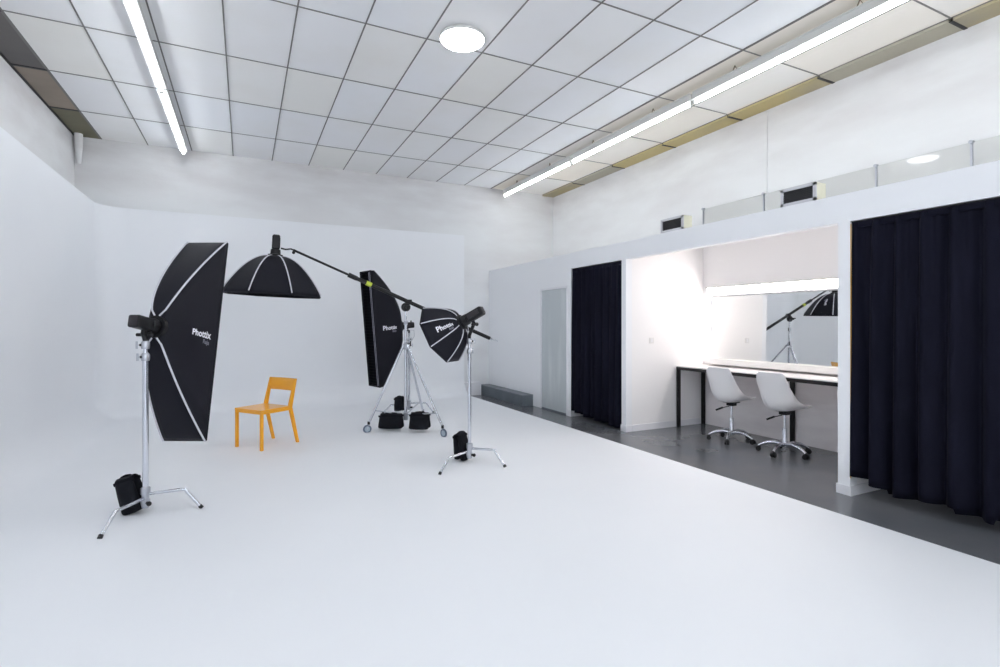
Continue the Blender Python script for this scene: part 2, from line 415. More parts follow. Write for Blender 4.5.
def disc(x, y, label):
    t = thing('round_ceiling_light', label, 'ceiling light', (x, y, CZ-.05))
    MB().lathe((x, y, CZ-.008), (0, 0, -1), [(0, 0), (0, .222), (.022, .226), (.030, .216)], 40).build('rim', 'fixt', t, smooth=True)
    MB().lathe((x, y, CZ-.03), (0, 0, -1), [(0, .214), (.02, .20), (.034, .15), (.040, .07), (.041, 0)], 40).build('diffuser', 'disc', t, smooth=True)
disc(1.925, 4.766, 'round glowing ceiling light in the middle of the ceiling')
disc(1.925, 1.0, 'unseen round ceiling light added over the viewer for fill')  # added overhead to light the room evenly, never in view
disc(1.925, -1.6, 'unseen round ceiling light added behind the viewer for fill')  # second added fill light, also out of view

# ------------------------------------------------------------ mirror niche
t = thing('wall_mirror', 'wide mirror on the niche wall reflecting the boom stand', 'mirror', (NX-.012, 4.1, .945))
my0, my1, mz0, mz1 = 2.80, 5.325, .968, 1.845
ml = MB().box((-.004, my0-4.1, 0), (.001, my1-4.1, mz1-mz0)).build('glass', 'mirror', t, world=False)
ml.location = (-.012, 0, .004); ml.rotation_euler = (0, radians(.9), 0)
f = MB()
f.box((NX-.026, my1-.002, mz0), (NX-.001, my1+.022, mz1)).box((NX-.022, my0-.02, mz0), (NX-.001, my0, mz1)).box((NX-.022, my0-.02, mz1), (NX-.001, my1+.022, mz1+.018))
f.build('frame', 'trim', t)
t = thing('mirror_light', 'long glowing strip lamp above the niche mirror', 'light', (NX-.04, 4.1, 1.93))
MB().box((NX-.05, 2.80, 1.955), (NX-.001, 5.42, 1.975), .004).build('housing', 'fixt', t)
MB().box((NX-.045, 2.82, 1.875), (NX-.006, 5.385, 1.954), .015, 3).build('tube', 'led', t, smooth=True)
for y in (2.81, 5.395): MB().box((NX-.048, y-.009, 1.87), (NX-.003, y+.009, 1.956), .004).build('end_cap', 'fixt', t)
t = thing('mirror_light', 'upright glowing strip lamp along the left edge of the niche mirror', 'light', (NX-.02, 5.37, .95))
MB().box((NX-.012, 5.352, .968), (NX-.001, 5.392, 1.868), .002).build('housing', 'fixt', t)
MB().box((NX-.034, 5.356, .970), (NX-.013, 5.388, 1.866), .008, 3).build('tube', 'ledv', t, smooth=True)
tag(MB().box((5.855, 2.745, .888), (NX-.002, 5.34, .965), .006).build('wall_shelf', 'shelf'), 'thick white ledge shelf running below the mirror', 'shelf')
t = thing('makeup_table', 'long narrow white table with black metal frame under the mirror', 'table', (5.73, 4.1, 0))
ty0, ty1, tx0, tx1, tz = 2.78, 5.488, 5.465, 5.985, .848
MB().box((tx0, ty0, tz-.004), (tx1, ty1, tz+.012), .003).build('tabletop', 'shelf', t)
fb = MB(); w = .042
fb.box((tx0, ty0, tz-.045), (tx0+w, ty1, tz-.005)).box((tx1-w, ty0, tz-.045), (tx1, ty1, tz-.005))
for y in (ty0, 4.08, ty1-w): fb.box((tx0+w, y, tz-.045), (tx1-w, y+w, tz-.005))
fb.build('frame', 'blkm', t)
for x, y in ((tx0, ty1-w), (tx1-w, ty1-w), (tx1-w, 4.08), (tx0, ty0), (tx1-w, ty0)):
    MB().box((x, y, 0), (x+w, y+w, tz-.045), .002).build('leg', 'blkm', t)
t = thing('light_switch', 'small white light switch on the left wall of the niche', 'switch', (5.05, NY1-.006, 1.24))
swx = 5.02
MB().box((swx-.04, NY1-.008, 1.18), (swx+.04, NY1-.001, 1.26), .003).build('plate', mat('off white plastic', (.88, .875, .87), .4), t)
MB().box((swx-.015, NY1-.013, 1.195), (swx+.015, NY1-.0085, 1.245), .002).build('rocker', 'trim', t)

# ------------------------------------------------------------ curtains
def curtain(name, y0, y1, z0fn, z1, label, nf, seed, cover_x):
    rd = random.Random(seed); W = y1-y0
    ph = [(rd.uniform(.6, 1.4), rd.uniform(0, 6.28)) for _ in range(5)]
    def warp(u): return u + .018*sin(5*u+ph[0][1]) + .010*sin(13*u+ph[1][1])
    def fn(u, v):
        z = z1+(z0fn(u)-z1)*v
        amp = .016+.042*(v**.7)*(1+.35*sin(7*u+ph[2][1]))
        w = warp(u)*nf*2*pi
        x = cover_x+amp*(sin(w+.35*sin(w)+.25*v*sin(3*u+ph[4][1]))+.30*sin(w*.43+ph[3][1]+v*.8))+.012*sin(w*2.1+ph[2][1])*(1-v)**2
        return V((x, y0+W*u+.012*cos(w)*v+(-.03*sin(pi*v*.9)*(1-u)**6 if name == 'x' else 0), z+.006*sin(w*.5)*v))
    o = MB().grid(fn, int(nf*22), 30).build('cloth', 'velvet', None, smooth=True, solid=.004)
    t = thing(name, label, 'curtain', (cover_x, (y0+y1)/2, 0))
    me = o.data; me.transform(Matrix.Translation(-V(t.location))); o.parent = t
    MB().box((cover_x-.012, y0+.01, z1-.045), (cover_x+.03, y1-.005, z1+.0), .004).build('heading_tape', 'velvet', t)
    MB().box((cover_x-.006, y0, z1+.0), (cover_x+.022, y1, z1+.010)).build('curtain_track', 'blkm', t)
    return t
tc = curtain('curtain', -1.58, 2.632, lambda u: .085+.035*(1 if (u*9) % 1 > .45 else 0)+.05*max(0, (u-.93)/.07), 2.300, 'large dark curtain covering the nearest opening on the right', 25, 5, 4.605)
MB().tube([(4.582, 2.629, 2.29), (4.580, 2.628, 1.6), (4.578, 2.627, 1.0), (4.578, 2.628, .62), (4.58, 2.629, .15)], .0035, 8).build('edge_binding', 'lining', tc)
tc = curtain('curtain', 5.60, 6.803, lambda u: .015+.085*u, 2.300, 'narrow dark curtain between the grey door and the mirror niche', 9, 9, 4.605)

# ------------------------------------------------------------ softboxes
def text_mesh(s, size, spacing=1., offset=0.):
    cu = bpy.data.curves.new('txt', 'FONT'); cu.body = s; cu.size = size; cu.space_character = spacing; cu.offset = offset
    cu.align_x = 'CENTER'; cu.align_y = 'CENTER'; cu.resolution_u = 3
    ob = bpy.data.objects.new('txt', cu); C.objects.link(ob)
    dg = bpy.context.evaluated_depsgraph_get(); me = bpy.data.meshes.new_from_object(ob.evaluated_get(dg))
    bpy.data.objects.remove(ob); bpy.data.curves.remove(cu)
    return me

class Softbox:
    """face centre, facing n, 'up' in the face plane; corners in face coords (a, b); depth D"""
    def __init__(s, Cn, n, up, corners, ringr, D, pw=2.0, lip=.045, bulge=-.012):
        s.bulge = bulge
        s.C = V(Cn); s.n = V(n).normalized(); s.u = (V(up)-s.n*V(up).dot(s.n)).normalized(); s.a = s.u.cross(s.n).normalized()
        s.cor = corners; s.D = D; s.pw = pw; s.lip = lip; s.N = len(corners)
        s.ring = [(ringr*p[0]/max(1e-6, sqrt(p[0]**2+p[1]**2)), ringr*p[1]/max(1e-6, sqrt(p[0]**2+p[1]**2))) for p in corners]
        s.hub = s.C-s.n*D
    def rod(s, i, f):
        i %= s.N; r, c = s.ring[i], s.cor[i]
        d = -s.D*(1-f**s.pw) if f <= 1 else (f-1)*1.0
        g = min(f, 1)
        ga = g**.55 if s.N == 4 else g
        return s.C+s.a*(r[0]+(c[0]-r[0])*ga)+s.u*(r[1]+(c[1]-r[1])*g)+s.n*d
    def G(s, i, f, w):
        p, q = s.rod(i, f), s.rod(i+1, f)
        sag = -(s.bulge if (s.N != 4 or i % 2 == 1) else s.bulge*.3)*sin(pi*min(f, 1)**.8)*(4*w*(1-w))**.6; c = s.C-s.n*s.D*.5
        m = p.lerp(q, w); mid = s.C+s.n*((m-s.C).dot(s.n))
        return m-(m-mid).normalized()*sag
    def panel(s, i, parent):
        f1 = 1+s.lip
        return MB().grid(lambda u, v: s.G(i, u*f1 if u < 1 else f1, v), 20, 8).build('side_panel', 'fab', parent, smooth=True, solid=.004)
    def seams(s, parent, r=.0065):
        for i in range(s.N):
            pts = [s.rod(i, k/16) for k in range(17)]
            pts = [p+(p-(s.C+s.n*((p-s.C).dot(s.n)))).normalized()*.005 for p in pts]
            MB().tube(pts, r, 8).build('rod_seam', 'pipe', parent, smooth=True)
    def logo(s, i, f0, w0, parent, size, mode, second='Raja'):
        e = 1e-3
        P = s.G(i, f0, w0); df = (s.G(i, f0+e, w0)-P)/e; dw = (s.G(i, f0, w0+e)-P)/e
        nrm = df.cross(dw).normalized()
        if nrm.dot(P-(s.C-s.n*s.D*.4)) < 0: nrm = -nrm
        sx, sw = mode   # direction (in f) that the text runs, and direction (in w) of its top
        def put(str_, size, off, name, m):
            me = text_mesh(str_, size, 1.0, size*.028); bm = bmesh.new(); bm.from_mesh(me)
            for v in bm.verts:
                tx, ty = v.co.x+off[0], v.co.y+off[1]
                if abs(sx) == 1: f = f0+sx*tx/df.length; w = w0+sw*ty/dw.length
                else: f = f0+sw*ty/df.length; w = w0+(sx/2)*tx/dw.length
                v.co = s.G(i, f, w)+nrm*.006
            bmesh.ops.transform(bm, matrix=wm(parent).inverted(), verts=bm.verts)
            m2 = bpy.data.meshes.new(name); bm.to_mesh(m2); bm.free(); m2.materials.append(M[m])
            o = bpy.data.objects.new(name, m2); C.objects.link(o); o.parent = parent
            bpy.data.meshes.remove(me)
        put('Phottix', size, (0, 0), 'logo_print', 'logo')
        put(second, size*.6, (size*.85, -size*.72), 'small_print', 'logo2')
    def front(s, parent, grid_step=None):
        z = -.02
        MB().poly([s.C+s.a*c[0]*.93+s.u*c[1]*.93+s.n*z for c in s.cor]).build('diffuser', 'diff', parent)
        if grid_step:
            b = MB(); d0, d1 = -.012, s.lip-.004
            A = max(c[0] for c in s.cor); B = max(c[1] for c in s.cor)
            def clip(val, ax):       # extent of the outline along the other axis at this value
                ex = []
                for k in range(s.N):
                    p, q = s.cor[k], s.cor[(k+1) % s.N]
                    if (p[ax]-val)*(q[ax]-val) <= 0 and abs(p[ax]-q[ax]) > 1e-6:
                        t_ = (val-p[ax])/(q[ax]-p[ax]); ex.append(p[1-ax]+(q[1-ax]-p[1-ax])*t_)
                return (min(ex)*.98, max(ex)*.98) if len(ex) >= 2 else None
            for ax, R in ((0, A), (1, B)):
                k = max(2, int(2*R/grid_step))
                for j in range(1, k):
                    val = -R+2*R*j/k; ex = clip(val, ax)
                    if not ex: continue
                    P = [s.C+(s.a*val+s.u*e_ if ax == 0 else s.a*e_+s.u*val) for e_ in ex]
                    b.poly([P[0]+s.n*d0, P[1]+s.n*d0, P[1]+s.n*d1, P[0]+s.n*d1])
            b.build('honeycomb_grid', 'fabin', parent, solid=.003)
        rb = MB(); k = s.N
        pts = [s.rod(i, 1+s.lip) for i in range(k)]
        for i in range(k): rb.tube([pts[i], pts[(i+1) % k]], .007, 8)
        rb.build('rim', 'fab', parent, smooth=True)
    def hubring(s, parent):
        rr = max(abs(s.ring[0][0]), sqrt(s.ring[0][0]**2+s.ring[0][1]**2))
        MB().lathe(s.hub-s.n*.02, s.n, [(0, rr*.55), (0, rr*1.02), (.035, rr*1.05), (.035, rr*.55), (0, rr*.55)], 28).build('speed_ring', 'blk', parent, smooth=True)
        return rr

def flash_head(hub, n, L, label, up=(0, 0, 1), bracket=None, cross=None):
    """flash body behind the softbox hub, pointing along n"""
    n = V(n).normalized(); u = (V(up)-n*V(up).dot(n)).normalized(); a = u.cross(n).normalized()
    o = V(hub)-n*.025; t = thing('flash_head', label, 'flash', tuple(o-n*L/2))
    mtx = Matrix((( *(a), ), ( *(n), ), ( *(u), ))).transposed().to_4x4(); mtx.translation = o
    body = MB().box((-.045, -L, -.047), (.045, -.06, .047), .015, 3, mtx).build('body', 'blk', t, smooth=True)
    MB().lathe(o-n*.062, n, [(0, .045), (.005, .056), (.06, .060), (.062, .045)], 24).build('mount_collar', 'blk', t, smooth=True)
    MB().box((-.034, -L-.006, -.036), (.034, -L+.002, .036), .006, 2, mtx).build('control_panel', 'panel', t, smooth=True)
    MB().box((.043, -L+.03, -.02), (.048, -.08, .03), .002, 1, mtx).build('side_plate', 'panel', t)
    if bracket is not None:
        bt = V(bracket)
        MB().tube([o-n*.10-u*.05, o-n*.10-u*.075, bt+V((0, 0, .03)), bt], [.018, .02, .018, .016], 12).build('tilt_bracket', 'blk', t, smooth=True)
        s_ = a
        MB().cyl(o-n*.10-u*.085-s_*.05, o-n*.10-u*.085+s_*.05, .013, 12).sphere(tuple(o-n*.10-u*.085-s_*.055), .02).build('tilt_knob', 'blk', t, smooth=True)
    return t

def cpt(px, py, t):     # point along the sight line at camera depth t (only used here to write down measured positions)
    l = (px-500)/520*t
    return V((0, 0, 1.45))+RT*l+FW*t+UP*(-(py-323.75)/520*t)

# --- left strip softbox ---
n1 = (FW*cos(radians(11))-UP*sin(radians(11))+RT*.02).normalized()
C1 = V((0, 0, 0))+RT*(-2.69)+FW*4.60+UP*1.325
a_, b_ = .180, .885
sb = Softbox(C1, n1, UP, [(-a_, b_), (a_, b_), (a_, -b_), (-a_, -b_)], .085, .53, 1.45, bulge=.03, lip=.02)
# a = u x n : find which side is right
t1 = thing('strip_softbox', 'tall black strip softbox on the leftmost stand, angled toward the yellow chair', 'softbox', tuple(C1-n1*.25), 0)
rightsign = 1 if sb.a.dot(RT) > 0 else -1
for i in range(4): sb.panel(i, t1)
sb.seams(t1, .0075); sb.front(t1); sb.hubring(t1)
ri = 1 if rightsign > 0 else 3
sb.logo(ri, .70, .50, t1, .080, (1, 1))
STL = (-.675, 4.712)
flash_head(sb.hub, n1, .225, 'black flash unit behind the tall strip softbox on the leftmost stand', bracket=V((STL[0], STL[1], 1.30)))

# --- back strip softbox ---
n3 = V(RT*-.755+FW*-.656); n3 = (n3*cos(radians(5))-UP*sin(radians(5))).normalized()
C3 = RT*((373-500)/520*8.0)+FW*8.0+UP*1.37
sb = Softbox(C3, n3, UP, [(-.18, .885), (.18, .885), (.18, -.885), (-.18, -.885)], .08, .48, 1.7, lip=.05, bulge=.03)
t3 = thing('strip_softbox', 'narrow black strip softbox at the back seen from its side, behind the boom stand', 'softbox', tuple(C3-n3*.25), 0)
for i in range(4): sb.panel(i, t3)
sb.seams(t3, .005); sb.front(t3, .045); sb.hubring(t3)
rs = 1 if sb.a.dot(RT) > 0 else -1
print('back strip a.RT', sb.a.dot(RT), 'a.FW', sb.a.dot(FW))
sb.logo(3 if sb.a.dot(FW) > 0 else 1, .72, .5, t3, .085, (-1, 1 if sb.a.dot(FW) > 0 else -1))
e_ = -.18 if sb.a.dot(FW) > 0 else .18
for off in (0, .035):
    stt = MB(); k = 36
    for j in range(k):
        z0_ = .86-1.72*(j+.02)/k; z1_ = .86-1.72*(j+1.02)/k; aa = e_*(1-(.02+off)/.18*1.0) 
        stt.bar(sb.C+sb.a*aa+sb.u*z0_+sb.n*.062, sb.C+sb.a*aa+sb.u*z1_+sb.n*.062, .010, .004)
    stt.build('stitched_tape', 'stitch', t3)
H3 = sb.hub
STB = tuple((H3-n3*.16).xy)
flash_head(sb.hub, n3, .21, 'black flash unit behind the back strip softbox, half hidden by the boom stand', bracket=V((STB[0], STB[1], 1.30)))

# --- octagonal softbox on the boom ---
def octa(R): return [(R*cos(pi/8+k*pi/4), R*sin(pi/8+k*pi/4)) for k in range(8)]
OC = V((.322, 7.03, 1.828))
roll = radians(2.6)
n2 = (UP*-cos(roll)-RT*sin(roll)).normalized()
sb = Softbox(OC, n2, V((sin(radians(6)), cos(radians(6)), 0)), octa(.588), .085, .46, 1.9, lip=.025)
t2 = thing('octagonal_softbox', 'black domed octagonal softbox hanging from the boom above the yellow chair', 'softbox', tuple(OC), 0)
for i in range(8): sb.panel(i, t2)
sb.seams(t2, .0075); sb.front(t2, .06); sb.hubring(t2)
best = max(range(8), key=lambda i: (sb.G(i, .7, .5)-OC).dot(V((1, -.25, 0))))
sb.logo(best, .62, .5, t2, .06, (-1, 1))
flash_head(sb.hub, n2, .235, 'black flash unit standing upright on top of the boom octagonal softbox', up=(0, -1, 0))
HUB2 = sb.hub.copy()

# --- small octagonal softbox on the right stand ---
n4 = V(RT*-.81+UP*-.465+FW*.35).normalized()
HUB4 = cpt(461.3, 322.6, 5.36)
D4 = .265
C4 = HUB4+n4*D4
sb = Softbox(C4, n4, UP, octa(.330), .08, D4, 1.9, lip=.012)
t4 = thing('octagonal_softbox', 'small black octagonal softbox on the right stand, tilted down to the left', 'softbox', tuple(C4), 0)
for i in range(8): sb.panel(i, t4)
sb.seams(t4, .0055); sb.front(t4); sb.hubring(t4)
MB().torus(sb.hub+n4*.03, n4, .105, .007).build('neck_piping', 'pipe', t4, smooth=True)
def vis(i):
    p = sb.G(i, .6, .5); q = p-V((0, 0, 1.45)); tt = q.dot(FW); return (500+520*q.dot(RT)/tt, 323.75-520*q.z/tt)
bi = min(range(8), key=lambda i: (vis(i)[0]-441)**2+(vis(i)[1]-328)**2+(0 if (sb.G(i, .6, .5)-(C4-n4*.1)).dot(FW) < 0 else 1e6))
g0 = sb.G(bi, .6, .2); g1 = sb.G(bi, .6, .8)
sb.logo(bi, .55, .5, t4, .062, (-1, 1 if (g1-g0).z > 0 else -1))
STR = (2.085, 4.965)
flash_head(sb.hub, n4, .25, 'black flash unit on the right stand behind the small octagonal softbox', bracket=V((STR[0], STR[1], 1.30)))

# ------------------------------------------------------------ light stands
def cstand(loc, feet, top, label, knobs=((1.14, 200), (1.24, 170)), r0=.0185):
    x, y = loc; t = thing('light_stand', label, 'light stand', (x, y, 0))
    P = lambda a, b, z: V((x+a, y+b, z))
    k1 = knobs[0][0]
    MB().cyl(P(0, 0, .07), P(0, 0, k1), r0, 16).build('column', 'chrome', t, smooth=True)
    MB().cyl(P(0, 0, k1-.02), P(0, 0, top), r0*.72, 16).build('riser', 'chrome', t, smooth=True)
    MB().lathe(P(0, 0, .06), (0, 0, 1), [(0, .001), (0, .024), (.03, .032), (.06, .032), (.065, .026), (.10, .026), (.105, .033), (.15, .033), (.16, .02)], 20).build('leg_hub', 'steel', t, smooth=True)
    for z in (k1, knobs[1][0]):
        MB().lathe(P(0, 0, z-.03), (0, 0, 1), [(0, .001), (0, r0*1.3), (.02, r0*1.45), (.045, r0*1.45), (.06, r0), (.062, .001)], 16).build('collar', 'steel', t, smooth=True)
    for z, an in knobs:
        d = V((cos(radians(an)), sin(radians(an)), 0)); q = V((-d.y, d.x, 0)); c = P(0, 0, z)
        kb = MB().cyl(c+d*.015, c+d*.055, .005, 8).cyl(c+d*.055-q*.0+V((0, 0, -.028)), c+d*.055+V((0, 0, .028)), .0075, 8).build('tee_handle', 'steel', t, smooth=True)
        MB().sphere(tuple(c+d*.032), .010).build('tee_handle_grip', 'blk', kb)
    an = radians(300); d = V((cos(an), sin(an), 0))
    MB().cyl(P(0, 0, .10)+d*.02, P(0, 0, .10)+d*.055, .012, 10).sphere(tuple(P(0, 0, .10)+d*.06), .018).build('leg_lock_knob', 'blk', t, smooth=True)
    for k, (fx, fy) in enumerate(feet):
        dv = V((fx-x, fy-y, 0)); R = dv.length; d = dv.normalized(); z0 = .135+.028*k
        pts = [P(0, 0, z0)+d*.02, P(0, 0, z0+.006)+d*R*.45, P(0, 0, z0+.008)+d*(R*.62)]
        bend = P(0, 0, z0+.006)+d*R*.70; end = P(0, 0, .028)+d*(R-.012)
        pts += [bend, bend.lerp(end, .10)+V((0, 0, -.004)), end]
        lg = MB().tube(pts, .0125, 12).build('leg', 'chrome', t, smooth=True)
        MB().tube([P(0, 0, .034)+d*(R-.016), P(0, 0, .013)+d*R], [.015, .016], 12).build('rubber_foot', 'rubber', lg, smooth=True)
    return t
cstand(STL, [(-.872, 4.30), (-.300, 4.67), (-.86, 5.06)], 1.33, 'chrome light stand at far left holding the tall strip softbox', ((1.20, 215), (1.29, 200)), .0205)
cstand(STR, [(1.665, 4.70), (2.345, 4.655), (2.14, 5.40)], 1.33, 'chrome light stand at right holding the small octagonal softbox', ((1.17, 30), (1.27, 330)))
cstand(STB, [(STB[0]-.40, STB[1]+.12), (STB[0]+.35, STB[1]-.20), (STB[0]+.03, STB[1]+.42)], 1.33, 'chrome light stand at the back, mostly hidden behind the wheeled boom stand', ((1.10, 330), (1.2, 300)))

# wheeled boom stand
BX, BY = 1.97, 6.93
t = thing('boom_stand', 'tall chrome wheeled stand with three splayed legs carrying the boom', 'light stand', (BX, BY, 0))
B = lambda a, b, z: V((BX+a, BY+b, z))
MB().cyl(B(0, 0, .14), B(0, 0, 1.20), .022, 18).build('column', 'chrome', t, smooth=True)
MB().cyl(B(0, 0, 1.15), B(0, 0, 1.47), .0175, 16).build('riser', 'chrome', t, smooth=True)
MB().cyl(B(0, 0, 1.42), B(0, 0, 1.665), .014, 14).build('riser', 'chrome', t, smooth=True)
MB().lathe(B(0, 0, 1.10), (0, 0, 1), [(0, .001), (0, .03), (.01, .038), (.07, .038), (.08, .026), (.11, .026), (.111, .001)], 18).build('leg_collar', 'steel', t, smooth=True)
MB().lathe(B(0, 0, 1.43), (0, 0, 1), [(0, .001), (0, .022), (.01, .028), (.05, .028), (.06, .02), (.061, .001)], 18).build('riser_collar', 'steel', t, smooth=True)
MB().lathe(B(0, 0, .14), (0, 0, 1), [(0, .001), (0, .03), (.05, .034), (.10, .034), (.11, .022)], 18).build('brace_collar', 'steel', t, smooth=True)
for z, an in ((1.18, 320), (1.46, 340)):
    d = V((cos(radians(an)), sin(radians(an)), 0)); c = B(0, 0, z)
    kb = MB().cyl(c+d*.02, c+d*.07, .006, 8).cyl(c+d*.07-V((0, 0, .035)), c+d*.07+V((0, 0, .035)), .009, 8).build('tee_handle', 'blk', t, smooth=True)
MB().tube([B(.02, -.01, 1.37), B(.10, -.05, 1.36), B(.105, -.05, 1.28), B(.06, -.03, 1.20)], .004, 8).build('cable_hook', 'steel', t, smooth=True)
cast = [(1.475, 6.95), (2.265, 6.28), (2.42, 7.58)]
for (x, y) in cast:
    dv = V((x-BX, y-BY, 0)); d = dv.normalized(); R = dv.length
    top = B(0, 0, 1.15)+d*.035; low = V((x, y, .135))
    lg = MB().cyl(top, low, .0155, 12).build('leg', 'chrome', t, smooth=True)
    MB().cyl(V((x, y, .115)), V((x, y, .155)), .018, 12).build('leg_tip', 'blk', lg, smooth=True)
    q = V((-d.y, d.x, 0)); off = d*.02+q*.0
    MBt = MB().torus(V((x, y, .057))+off, q, .044, .012, 24, 10)
    cs = MB().tube([V((x, y, .115)), V((x, y, .10))+off*.4, V((x, y, .05))+off], .010, 10).build('caster', 'steel', t, smooth=True)
    MB().cyl(V((x, y, .057))+off-q*.008, V((x, y, .057))+off+q*.008, .036, 20).build('wheel_disc', 'wheel', cs, smooth=True)
    MBt.build('tyre', 'tyre', cs, smooth=True)
    f = .80; m_ = top.lerp(low, .84)
    MB().cyl(B(0, 0, .215)+d*.03, m_, .0095, 10).build('brace', 'steel', t, smooth=True)
# boom arm
PV = V((BX+.02, BY+.0, 1.755))
P0 = V((.55, 7.03, 2.379)); P1 = V((3.2, 6.86, 1.238))
bd = (P1-P0).normalized()
t = thing('lighting_boom', 'long black boom pole slanting across the wheeled stand to the domed softbox', 'boom', tuple(PV))
Q = P0.lerp(P1, .30)
MB().tube([P0, Q], .015, 14).build('inner_pole', 'blkm', t, smooth=True)
MB().tube([Q-bd*.10, P1], .0265, 16).build('outer_pole', 'blkm', t, smooth=True)
MB().tube([Q-bd*.14, Q-bd*.02], .032, 16).build('clutch_collar', 'blk', t, smooth=True)
MB().tube([P0.lerp(P1, .338), P0.lerp(P1, .338)+bd*.075], .0315, 16).build('marker_sleeve', 'lime', t, smooth=True)
hk = MB().cyl(P1, P1+bd*.035, .018, 12).tube([P1+bd*.03, P1+bd*.07, P1+bd*.10+V((0, 0, .014)), P1+bd*.13+V((0, 0, .004))], .005, 8).build('end_hook', 'chrome', t, smooth=True)
# clamp on the stand
side = V((-bd.y, bd.x, 0)).normalized()
pc = V((BX, BY, 1.665)); bl = P0+bd*((pc-P0).dot(bd))
MB().lathe(pc-side*.035+V((0, 0, .012)), side, [(0, .001), (0, .050), (.012, .060), (.058, .060), (.07, .050), (.07, .001)], 24).build('pivot_clamp', 'blk', t, smooth=True)
MB().box(bl-V((.045, .032, .035)), bl+V((.045, .032, .03)), .01).build('pole_clamp', 'blk', t, smooth=True)
MB().cyl(pc-side*.035-V((.05, 0, 0))*0, pc-side*.09, .012, 10).box(pc-side*.09-V((.045, .008, .010))+V((0, 0, .02)), pc-side*.09+V((.045, .008, .012))+V((0, 0, .02)), .005).build('pivot_handle', 'blk', t, smooth=True)
# spigot from the boom to the head
hp = HUB2-n2*.18
MB().tube([P0+bd*.02, P0-bd*.03, V((hp.x+.11, hp.y, P0.z+.0)), V((hp.x+.055, hp.y, P0.z+.012))], .010, 10).build('spigot', 'blkm', t, smooth=True)
MB().sphere(tuple(P0+V((0, -.03, -.035))), .02).cyl(P0+V((0, 0, 0)), P0+V((0, -.03, -.035)), .008, 8).build('lock_knob', 'blk', t, smooth=True)

# ------------------------------------------------------------ sandbags
def pouch(w, h, th, seed):
    rd = random.Random(seed); b = bmesh.new(); bmesh.ops.create_cube(b, size=1)
    bmesh.ops.subdivide_edges(b, edges=b.edges[:], cuts=5, use_grid_fill=True)
    for v in b.verts:
        x, y, z = v.co*2
        puff = (1-abs(x)**4)*(1-abs(z)**4)
        yy = y*(.30+.70*puff)*(1.15-.25*z)
        xx = x*(1-.06*(1-z*z)*0+.05*(-z))
        zz = z-.10*(1-x*x)*(1 if z < 0 else .3)
        v.co = V((xx*w/2+rd.uniform(-1, 1)*.003, yy*th/2+rd.uniform(-1, 1)*.003, zz*h/2+rd.uniform(-1, 1)*.003))
    return b
def sandbag(c, rz, w, h, label, tilt=0, gap=.055, seed=1, single=False, spread=8):
    """c = point on the bar the bag hangs over; rz = direction of the bar"""
    t = thing('sandbag', label, 'sandbag', (c[0], c[1], max(0.0, c[2]-h)), 0, 'sandbags on the stands')
    base = Matrix.Translation(V(c)) @ Matrix.Rotation(rz, 4, 'Z') @ Matrix.Rotation(tilt, 4, 'Y')
    for s in (-1, 1):
        b = MB(); b.join(pouch(w, h, .075, seed+s))
        b.xf(base @ Matrix.Translation((0, s*gap, -h/2-.003)) @ Matrix.Rotation(s*radians(spread), 4, 'X'))
        pc_ = b.build('pouch', 'bag', t, smooth=True, sub=1)
        f = MB().box((-w/2-.008, -.006, -.014), (w/2+.008, .006, .012), .004).xf(base @ Matrix.Translation((0, s*gap*.9, -.006)))
        f.build('seam_flap', 'bag', pc_, smooth=True)
    MB().grid(lambda u, v: V(((u-.5)*w*.9, (v-.5)*2*gap, .006+.02*(1-(2*v-1)**2))), 8, 8).xf(base).build('saddle', 'bag', t, smooth=True, solid=.006)
    MB().tube([(-w*.28, -gap*.4, .01), (-w*.24, 0, .03), (0, 0, .036), (w*.24, 0, .03), (w*.28, gap*.4, .01)], .008, 8).xf(base).build('carry_strap', 'bag', t, smooth=True)
    return t
# left stand: hangs on the rear leg
import math as _m
def along(p, q, f, z): return (p[0]+(q[0]-p[0])*f, p[1]+(q[1]-p[1])*f, z)
sandbag((-.805, 4.80, .262), radians(-26), .145, .235, 'black sandbag slung on the base of the leftmost stand', tilt=radians(-18), seed=3, gap=.040, spread=3)
sandbag((2.02, 5.07, .285), radians(25), .13, .25, 'black sandbag slung on the base of the right stand', tilt=radians(-10), seed=8, gap=.038, spread=3)
sandbag(along((BX, BY), cast[0], .40, .215), _m.atan2(cast[0][1]-BY, cast[0][0]-BX)-radians(26), .31, .162, 'wide black sandbag on the left brace of the wheeled boom stand', seed=12, gap=.05)
sandbag(along((BX, BY), cast[1], .40, .245), radians(-32), .25, .18, 'black sandbag on the right brace of the wheeled boom stand', seed=16, gap=.055)
sandbag((STB[0]-.15, STB[1]+.04, .20+.05), radians(120), .16, .19, 'black sandbag on the rear stand, behind the wheeled boom stand', seed=21, gap=.04, tilt=radians(10))

# ------------------------------------------------------------ yellow chair
fm = V((.023, 6.617, 0)); wdir = V((.589, -.808, 0)); fdir = V((-.808, -.589, 0))
ch = thing('wooden_chair', 'golden yellow chair with an open back standing alone on the white floor', 'chair', (fm.x+.19, fm.y+.14, .012), _m.atan2(fdir.y, fdir.x))
